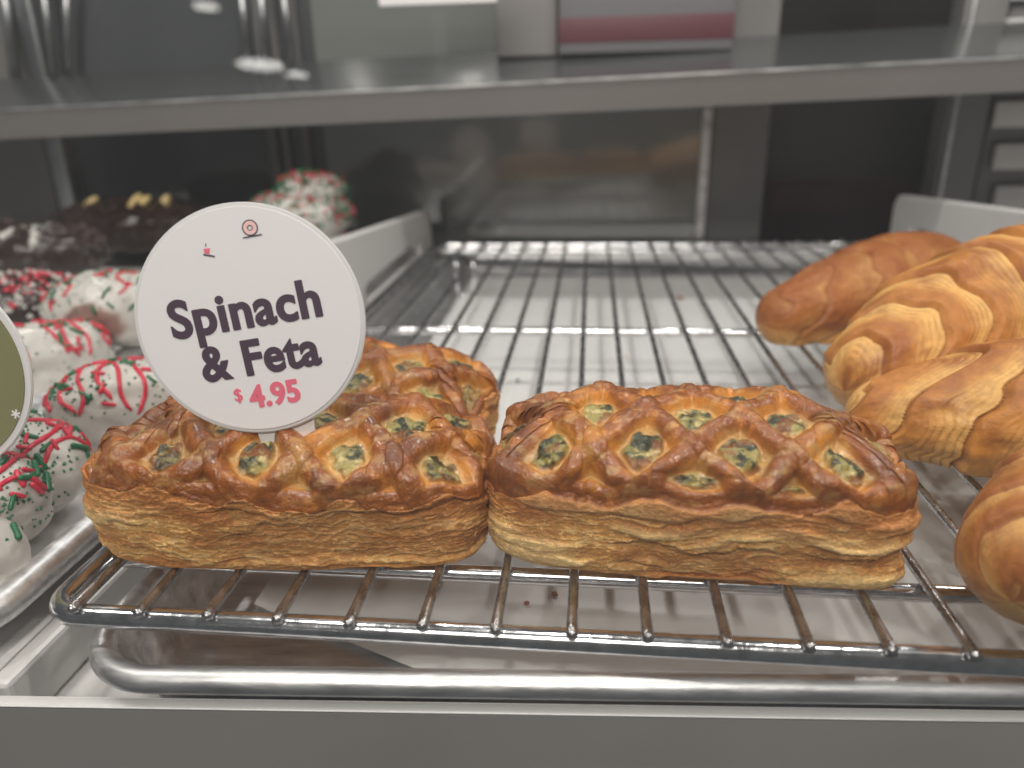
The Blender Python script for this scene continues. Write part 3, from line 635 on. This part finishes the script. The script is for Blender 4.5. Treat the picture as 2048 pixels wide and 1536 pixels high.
def bar_body(name, L, W, H, seed, m, c1, c2, parent, res=.0011, pw=3.0, patch=None, lumps=.0052, rgh=.30, sq=1.0):
    n = int(2*np.pi*max(W, H)/2/res); mm = int((L+W)/res*.8)
    a = np.linspace(0, 2*np.pi, n, endpoint=False); t = np.linspace(-np.pi/2, np.pi/2, mm)
    A, T = np.meshgrid(a, t, indexing='ij')
    sp = lambda v, e: np.sign(v)*np.abs(v)**e
    ct = sp(np.cos(T), .62*sq); st = sp(np.sin(T), .9)
    X = L/2*st; Yv = W/2*ct*sp(np.cos(A), min(1, .85*sq)); Zv = H/2*ct*sp(np.sin(A), min(1, .8*sq))
    P = np.stack([X, Yv, Zv+H/2], -1)
    N = P-np.stack([np.clip(X, -(L-W)/2, (L-W)/2), 0*X, 0*X+H/2], -1); N /= np.linalg.norm(N, axis=2)[..., None]+1e-9
    d = lumps*fbm(X*40, Yv*40, Zv*40, 3, seed)+.0010*np.abs(fbm(X*110, Yv*110, Zv*110, 2, seed+1))
    P = P+N*d[..., None]; P[..., 2] = np.maximum(P[..., 2], 0)
    v = fbm(X*70, Yv*70, Zv*70, 3, seed+2)
    col = mixc(np.broadcast_to(np.array(c1), P.shape), np.array(c2), ss(.1, .6, v)*.5)
    if patch is not None:
        pc, pr, pcol = patch; dd = np.linalg.norm((P-np.array(pc))/np.array(pr), axis=2)+.35*fbm(X*130, Yv*130, Zv*130, 3, seed+4)
        col = mixc(col, np.array(pcol), ss(1.05, .75, dd))
    rg = np.full(col.shape[:2], rgh)+.08*v
    o = mesh_obj(name, P.reshape(-1, 3), grid_faces(n, mm)[:, ::-1], m, parent, True, col.reshape(-1, 3), rg.reshape(-1))
    return o, P, N
WHITE, WSH = (.56, .535, .50), (.44, .405, .365)
def scatter(root, P, N, count, rng, red=.45, big=True, zmin=.25, center=None, lift=.0006):
    n, m = P.shape[:2]; H = P[..., 2].max(); done = 0; tries = 0
    while done < count and tries < count*40:
        tries += 1; i, j = rng.randrange(n), rng.randrange(4, m-4); p, q = P[i, j], N[i, j]
        if q[2] < zmin or rng.random() > (.25+.75*q[2]): continue
        o = bpy.data.objects.new('sprinkle', SPR[0 if rng.random() < red else 1]); COL.objects.link(o); o.parent = root
        nv = Vector(q); tv = Vector((rng.uniform(-1, 1), rng.uniform(-1, 1), rng.uniform(-1, 1))); tv = (tv-nv*tv.dot(nv)).normalized(); bv = nv.cross(tv)
        o.matrix_local = Matrix.Translation(Vector(p)+nv*lift) @ Matrix((tv, bv, nv)).transposed().to_4x4() @ Matrix.Scale(rng.uniform(.8, 1.25), 4)
        done += 1
def specks(root, P, N, count, rng, m, sz=.0006, zmin=-.3, name='speck_sprinkles'):
    V, F = [], []
    n, mm = P.shape[:2]; k = 0
    while k < count:
        i, j = rng.randrange(n), rng.randrange(3, mm-3); p, q = P[i, j], N[i, j]
        if q[2] < zmin or rng.random() > (.2+.8*max(q[2], 0)): continue
        s = sz*rng.uniform(.6, 1.5); b = len(V); c = p+q*s*.3
        for dx, dy, dz in ((1, 0, 0), (-1, 0, 0), (0, 1, 0), (0, -1, 0), (0, 0, 1), (0, 0, -1)): V.append((c[0]+dx*s, c[1]+dy*s*rng.uniform(.6, 1.3), c[2]+dz*s))
        for f in ((0, 2, 4), (2, 1, 4), (1, 3, 4), (3, 0, 4), (2, 0, 5), (1, 2, 5), (3, 1, 5), (0, 3, 5)): F.append(tuple(b+t for t in f))
        k += 1
    o = mesh_obj(name, V, F, m, root, smooth=False); o['kind'] = 'stuff'; return o
def drizzle(root, P, rng, lines, r=.0010, zig=True, m=None, name='drizzle'):
    """icing threads draped over the top of a body: each follows the surface from side to side"""
    n, mm = P.shape[:2]; idx = [i for i in range(n) if True]
    for (t0, t1, a0, a1) in lines:
        pts = []
        for k in range(26):
            u = k/25; j = (t0+(t1-t0)*u+.02*math.sin(u*9+t0*30))*(mm-1); a = a0+(a1-a0)*u; i = int((a % 360)/360*n) % n; j = min(max(j, 2), mm-3)
            jj = int(j); fr_ = j-jj; p = P[i, jj]*(1-fr_)+P[i, jj+1]*fr_; c = np.array([p[0], 0, P[..., 2].max()/2]); q = p-c; q = q/(np.linalg.norm(q)+1e-9); pts.append(p+q*r*.12)
        rr = [r*(.85+.3*rng.random()) for _ in pts]; rr[0] = rr[-1] = r*.5
        tube(name, pts, r, m or M['red'], root, seg=8, radii=rr)
def bar(label, px, pyx, z, L, W, H, rz, seed, lines, ns, nsp, red=.45, patch=None, tilt=(0, 0), res=.0011, Y=None, sq=1.0, sz=.0006):
    c = pz(px, pyx, z+H/2) if Y is None else py(px, pyx, Y); r = empty('iced_bar', (c[0], c[1], z)); r.rotation_euler = (tilt[0], tilt[1], rz)
    tag(r, label, 'doughnut', 'white iced doughnut bars'); rng = random.Random(seed)
    o, P, N = bar_body('icing', L, W, H, seed, M['icing'], WHITE, WSH, r, res=res, patch=patch, sq=sq)
    drizzle(o, P, rng, lines)
    scatter(o, P, N, ns, rng, red)
    specks(o, P, N, nsp, rng, M['green'], sz)
    if sz > .001: specks(o, P, N, nsp//3, rng, M['red'], sz)
    return r
R_ = math.radians
Z1 = ZD
zig = [(.12, .22, 20, 160), (.22, .36, 165, 25), (.36, .34, 30, 150), (.60, .55, 20, 160), (.30, .42, 10, 170), (.42, .50, 175, 15), (.52, .62, 10, 170), (.64, .72, 172, 12), (.74, .82, 15, 165), (.84, .90, 165, 20)]
bar('white iced bar with red drizzle and green sprinkles beside the front pastry', -168, 1000, Z1, .098, .046, .041, R_(-8), 5, zig, 80, 640, .4, res=.0009)
bar('white iced bar squeezed between the front bar and the left pastry', -62, 926, Z1, .098, .044, .041, R_(-6), 7, zig, 90, 420, .5, res=.0010)
bar('bare rounded end of a white iced bar at the lower left corner', -182, 1128, Z1, .070, .034, .032, R_(-6), 6, zig[:3], 12, 60, .4)
bar('white iced bar with crossing red drizzle just behind the front pastry', 330, 798, Z1, .090, .048, .042, R_(36), 8, zig, 85, 420, .5)
bar('white iced bar half hidden behind the small olive sign', 62, 735, Z1+.001, .084, .046, .040, R_(62), 9, zig, 64, 260, .55)
bar('large white iced doughnut with a bare brown patch on its side', 285, 618, Z1+.014, .105, .056, .043, R_(8), 10, [(.25, .3, 60, 140), (.45, .5, 60, 140), (.6, .66, 130, 50)], 80, 360, .5, patch=((-.018, -.027, .020), (.022, .014, .012), (.27, .165, .14)))
bar('white iced doughnut at the bottom of the far pile behind the sign', 600, 478, Z1, .100, .080, .046, R_(8), 12, [(.3, .4, 40, 140)], 10, 100, .6, Y=.50, sq=1.35)
bar('white iced doughnut with pink and green sprinkles far behind the sign', 604, 440, Z1+.034, .094, .072, .046, R_(-12), 13, [(.3, .4, 40, 140), (.45, .5, 140, 40), (.55, .6, 40, 140)], 50, 420, .5, Y=.50, sq=1.5, sz=.0015)
bar('small sprinkled iced doughnut topping the far pile', 624, 392, Z1+.058, .062, .056, .036, R_(25), 14, [(.3, .4, 40, 140), (.5, .6, 140, 40)], 45, 300, .5, Y=.500, sq=1.5, sz=.0015)

def choc(label, px, pyx, z, L, W, H, rz, seed, nuts=0, crumbs=0, white=0, cr='nut'):
    c = pz(px, pyx, z+H/2); r = empty('chocolate_doughnut', (c[0], c[1], z)); r.rotation_euler = (0, 0, rz); tag(r, label, 'doughnut', 'chocolate doughnuts')
    rng = random.Random(seed); o, P, N = bar_body('glaze', L, W, H, seed, M['choc'], (.030, .017, .014), (.060, .034, .028), r, res=.0016, lumps=.004, rgh=.22)
    n, m = P.shape[:2]
    for k in range(nuts):
        for _ in range(200):
            i, j = rng.randrange(n), rng.randrange(6, m-6)
            if N[i, j][2] > .8: break
        V = np.array([(math.cos(a)*x_*.0032, s_*.0, math.sin(a)*x_*.0024) for s_ in (0,) for x_ in (1,) for a in np.linspace(0, 6.28, 3)])
        prf = [(-1, .1), (-.8, .55), (-.3, .95), (.3, 1), (.8, .6), (1, .12)]; VV, FF = [], []
        for q, w_ in prf:
            for a in range(8): VV.append((q*.0110, math.cos(a*.785)*w_*.0062, math.sin(a*.785)*w_*.0042))
        for q in range(5):
            for a in range(8): FF.append((q*8+a, q*8+(a+1) % 8, q*8+8+(a+1) % 8, q*8+8+a))
        FF.append(tuple(range(8))[::-1]); FF.append(tuple(range(40, 48)))
        ob = mesh_obj('almond', VV, FF, M['nut'], r); ob.location = Vector(P[i, j])+Vector(N[i, j])*.002; ob.rotation_euler = (rng.uniform(-.5, .5), rng.uniform(-1.1, -.4), rng.uniform(-.6, .6))
    if crumbs: specks(r, P, N, crumbs, rng, M['icing_plain'] if cr == 'white' else (M['red'] if cr == 'red' else M['choc_plain']), .0016 if cr == 'red' else .0036, name='crumbs')
    if cr == 'red': specks(r, P, N, crumbs, rng, M['icing_plain'], .0016, name='crumbs')
    if white: drizzle(r, P, rng, [(.2+.12*k, .28+.12*k, 20, 160) if k % 2 == 0 else (.2+.12*k, .28+.12*k, 160, 20) for k in range(white)], r=.0035, m=M['icing_plain'])
    return r
M['icing_plain'] = mat('plain_icing', WHITE, .4)
M['choc_plain'] = mat('chocolate_crumb', (.05, .03, .025), .22, coat=.5)
choc('nut topped chocolate doughnut with three almonds behind the iced ones', 262, 452, Z1+.018, .130, .070, .046, R_(8), 21, 4, 520)
choc('chocolate doughnut with a white icing stripe at the far left', 92, 508, Z1+.020, .085, .055, .040, R_(15), 22, 0, 160, 3)
choc('chocolate doughnut rough with pink and white crumbs behind the olive sign', 18, 612, Z1+.012, .085, .060, .038, R_(20), 23, 0, 240, 0, 'red')
choc('glossy chocolate doughnut cut by the left edge of the picture', -40, 500, Z1+.016, .08, .06, .044, R_(0), 25, 1, 80)
# scattered sprinkles on the parchment strip
rng = random.Random(99)
for q in range(26):
    x_, y_ = (rng.uniform(-.117, -.045), rng.uniform(.03, .20)) if q % 2 else (rng.uniform(-.22, -.15), rng.uniform(.10, .26))
    o = bpy.data.objects.new('sprinkle', SPR[q % 2]); COL.objects.link(o); o.location = (x_, y_, ZA+.0032); o.rotation_euler = (0, 0, rng.uniform(0, 6))
    tag(o, 'loose %s sprinkle fallen on the parchment %s' % (('red', 'green')[q % 2], 'beside the front iced bars' if q % 2 else 'at the far left'), 'sprinkle', 'loose sprinkles on the parchment')

# ------------------------------------------------------------------ signs
def disc_mesh(name, r, th, m, parent, bev=.0003, seg=96, z0=0.0):
    bm = bmesh.new(); bmesh.ops.create_cone(bm, cap_ends=True, segments=seg, radius1=r, radius2=r, depth=th)
    bmesh.ops.bevel(bm, geom=[e for e in bm.edges if abs(e.calc_face_angle(0)) > 1], offset=bev, segments=2, affect='EDGES')
    me = bpy.data.meshes.new(name); bm.to_mesh(me); bm.free(); me.materials.append(m)
    o = bpy.data.objects.new(name, me); COL.objects.link(o); o.parent = parent; o.location = (0, 0, z0); return o
def text(body, size, m, parent, x, y, z, off=0.0, sx=1.0, name='lettering', align='CENTER', space=1.0, bold=0):
    c = bpy.data.curves.new('t', 'FONT'); c.body = body; c.size = size; c.align_x = align; c.offset = off; c.space_character = space; c.resolution_u = 6; c.extrude = .00004
    t = bpy.data.objects.new('t', c); COL.objects.link(t); bpy.context.view_layer.update()
    me = bpy.data.meshes.new_from_object(t.evaluated_get(bpy.context.evaluated_depsgraph_get())); bpy.data.objects.remove(t)
    me.materials.clear(); me.materials.append(m); me.name = name
    if bold:
        V0 = np.empty(len(me.vertices)*3); me.vertices.foreach_get('co', V0); V0 = V0.reshape(-1, 3); F0 = [tuple(p.vertices) for p in me.polygons]; V, F = [], []
        for q, (dx, dy) in enumerate(((0, 0), (-bold, 0), (bold, 0), (0, bold*.6), (0, -bold*.6))):
            F += [tuple(i+len(V) for i in f) for f in F0]; V += (V0+np.array([dx, dy, q*5e-6])).tolist()
        me = bpy.data.meshes.new(name); me.from_pydata(V, [], F); me.update(); me.materials.append(m)
    o = bpy.data.objects.new(name, me); COL.objects.link(o); o.parent = parent; o.location = (x, y, z); o.scale = (sx, 1, 1); return o
def sign_frame(name, px, pyx, Y, roll, lean, yaw):
    """empty whose local x is right, y up along the card, z out of the printed face"""
    c = py(px, pyx, Y); r = empty(name, tuple(c))
    e = Matrix.Rotation(yaw, 3, 'Z') @ Matrix.Rotation(math.pi/2-lean, 3, 'X') @ Matrix.Rotation(roll, 3, 'Z')
    r.rotation_euler = e.to_euler(); return r
SY = .0385
sg = sign_frame('price_sign', 501, 641, SY, R_(8.0), R_(10), R_(5.5)); tag(sg, 'round white price sign for spinach and feta stuck in the left pastry', 'sign')
k = (py(730, 640, SY)[0]-py(272, 640, SY)[0])/2; RS = k*.965
disc_mesh('clear_sleeve', RS, .0012, M['sign_edge'], sg)
disc_mesh('card', RS*.965, .0003, M['sign'], sg, .0001, z0=.00078)
ZZ = .00098
mm_ = RS/228.0          # metres for a photograph pixel on the card
def T(px, pyx): return ((px)*mm_, -(pyx)*mm_)
text('Spinach', 103*mm_, M['ink'], sg, -4*mm_, -11*mm_, ZZ, off=2.4*mm_, sx=.93, space=1.05, bold=1.5*mm_)
text('& Feta', 97*mm_, M['ink'], sg, 4*mm_, -105*mm_, ZZ, off=2.4*mm_, sx=.90, space=1.05, bold=1.5*mm_)
text('4.95', 62*mm_, M['pink'], sg, 18*mm_, -172*mm_, ZZ, off=1.6*mm_, sx=.93, space=1.04, bold=1.5*mm_)
text('$', 36*mm_, M['pink'], sg, -56*mm_, -154*mm_, ZZ, off=0, sx=.95, bold=.9*mm_)
# spike that carries the disc
def poly(name, pts, th, m, parent, z):
    o = prism(name, pts, 'z', z-th/2, z+th/2, m, parent); return o
w0 = .0085
poly('stake', [(-.0060, -RS*.94), (.0118, -RS*.94), (.0105, -RS*1.26), (.0030, -RS*1.5), (-.0045, -RS*1.26)], .0010, M['sign_edge'], sg, -.0012)
# emblem: a ring doughnut on a plate and a steaming cup on a tray
def ring(name, x, y, r0, r1, m, z, n=40, th=.00006):
    V, F = [], []
    for zz in (z-th, z+th):
        for rr in (r0, r1):
            for q in range(n): a = 2*math.pi*q/n; V.append((x+rr*math.cos(a), y+rr*math.sin(a), zz))
    for q in range(n):
        j = (q+1) % n; F += [(2*n+q, 3*n+q, 3*n+j, 2*n+j), (q, j, n+j, n+q), (n+q, n+j, 3*n+j, 3*n+q), (q, 2*n+q, 2*n+j, j)]
    return mesh_obj(name, V, F, m, sg, smooth=False)
ex, ey = -24*mm_, 172*mm_
def E(px, pyx):       # photograph pixel -> card coordinates (undo the roll)
    dx, dy = (px-484)*mm_, -(pyx-646)*mm_; a = -R_(8.0); return dx*math.cos(a)-dy*math.sin(a), dx*math.sin(a)+dy*math.cos(a)
x, y = E(501, 467); ring('emblem_doughnut', x, y, 5.5*mm_, 13*mm_, M['palepink'], ZZ)
ring('emblem_doughnut_outline', x, y, 13*mm_, 15.5*mm_, M['line_ink'], ZZ); ring('emblem_doughnut_hole', x, y, 3.8*mm_, 5.6*mm_, M['line_ink'], ZZ+.00001)
def stroke(name, a, b, w_, m):
    (x0_, y0_), (x1_, y1_) = E(*a), E(*b); d = math.hypot(x1_-x0_, y1_-y0_); nx_, ny_ = -(y1_-y0_)/d*w_/2, (x1_-x0_)/d*w_/2
    return poly(name, [(x0_+nx_, y0_+ny_), (x1_+nx_, y1_+ny_), (x1_-nx_, y1_-ny_), (x0_-nx_, y0_-ny_)], .00012, m, sg, ZZ)
stroke('emblem_plate', (486, 486), (523, 480), 2.6*mm_, M['line_ink']); stroke('emblem_tray', (406, 516), (428, 520), 3*mm_, M['line_ink'])
poly('emblem_cup', [E(407, 505), E(420, 504), E(418, 515), E(409, 514)], .00012, M['pink'], sg, ZZ)
stroke('emblem_steam', (412, 501), (413, 495), 1.6*mm_, M['line_ink'])

sg_card = [c_ for c_ in sg.children if c_.name.startswith('card')][0]
for c_ in list(sg.children):
    if c_.name.startswith(('lettering', 'emblem')): c_.parent = sg_card; c_.location.z -= .00078
sg2 = sign_frame('price_sign', -148, 744, .050, R_(4), R_(8), R_(5)); tag(sg2, 'olive green round sign with white rim cut by the left edge', 'sign')
r2 = (py(50, 744, .05)[0]-py(-148, 744, .05)[0])
disc_mesh('clear_sleeve', r2, .0012, M['sign_edge'], sg2)
disc_mesh('card', r2*.935, .0003, M['olive'], sg2, .0001, z0=.00078)
m2 = r2/198
for a in (0, 60, 120):
    cx, cy = 152*m2, -92*m2; c_, s_ = math.cos(R_(a+10)), math.sin(R_(a+10)); l_, w_ = 9*m2, 1.6*m2
    o = poly('printed_mark', [(cx+c_*l_-s_*w_, cy+s_*l_+c_*w_), (cx-c_*l_-s_*w_, cy-s_*l_+c_*w_), (cx-c_*l_+s_*w_, cy-s_*l_-c_*w_), (cx+c_*l_+s_*w_, cy+s_*l_-c_*w_)], .00006, M['sign'], sg2, ZZ+a*1e-7)
poly('stake', [(-.006, -r2*.94), (.006, -r2*.94), (.006, -r2*2.0), (0, -r2*2.25), (-.006, -r2*2.0)], .0010, M['sign_edge'], sg2, -.0012)

# ------------------------------------------------------------------ crumbs
def crumb(px, pyx, s, m, lab, z=None):
    c = pz(px, pyx, PF+.0030); bm = bmesh.new(); bmesh.ops.create_icosphere(bm, subdivisions=1, radius=s)
    for v in bm.verts: v.co *= random.uniform(.6, 1.3); v.co.z *= .5
    zmin = min(v.co.z for v in bm.verts)
    me = bpy.data.meshes.new('crumb'); bm.to_mesh(me); bm.free(); me.materials.append(m)
    o = bpy.data.objects.new('crumb', me); COL.objects.link(o); o.location = (c[0], c[1], PF+.0028-zmin); tag(o, lab, 'crumb', 'crumbs on the parchment')
crumb(1035, 762, .0014, M['dark'], 'tiny dark crumb on the parchment between rack wires behind the lone pastry')
crumb(993, 1066, .0012, M['dark'], 'tiny dark crumb on the parchment in the gap between the front pastries')
crumb(1512, 778, .0016, M['crumb'], 'brown crumb on the parchment left of the croissant tips')
crumb(1485, 532, .0036, M['crumb'], 'larger brown crumb far back left of the dark croissant')
crumb(1360, 598, .0030, M['crumb'], 'flat brown crumb in the middle of the far parchment')

rg2 = random.Random(5)
for q in range(16):
    crumb(rg2.uniform(900, 1650), rg2.uniform(540, 1250), rg2.uniform(.0007, .0015), M['crumb'], 'tiny golden pastry flake dropped through the rack onto the parchment')
# ------------------------------------------------------------------ front glass and ceiling lamps
TILT = R_(6)
gl = box('front_glass', -.75, 1.0, -.0006, .0006, -.20, .46, M['pane']); gl.location = (0, -.078, .02); gl.rotation_euler = (-TILT, 0, 0)
tag(gl, 'clear sloping front glass pane of the display case', 'glass pane')
nrm = np.array([0, -math.cos(TILT), math.sin(TILT)])
for i, (px, pyx, r_, lab) in enumerate(((520, 129, .21, 'brightest round ceiling lamp, mirrored in the front glass'), (594, 149, .11, 'dimmer ceiling lamp mirrored beside the brightest one'), (412, 12, .09, 'ceiling lamp mirrored at the top left of the glass'))):
    d = ray(px, pyx); d = d/np.linalg.norm(d); t = ((np.array([0, -.078, .02])-CAM)@nrm)/(d@nrm); hit = CAM+d*t; rdir = d-2*(d@nrm)*nrm
    s_ = (2.0-hit[2])/rdir[2]; c = hit+rdir*s_
    lo = empty('ceiling_lamp', tuple(c)); tag(lo, lab, 'lamp', 'round ceiling lamps')
    disc_mesh('lamp_face', r_, .01, M['lamp'], lo, .001, 48)
    tube('trim_ring', [(r_*1.06*math.cos(a), r_*1.06*math.sin(a), .006) for a in np.linspace(0, 2*math.pi, 48, endpoint=False)], .012, M['white'], lo, closed=True, seg=8)
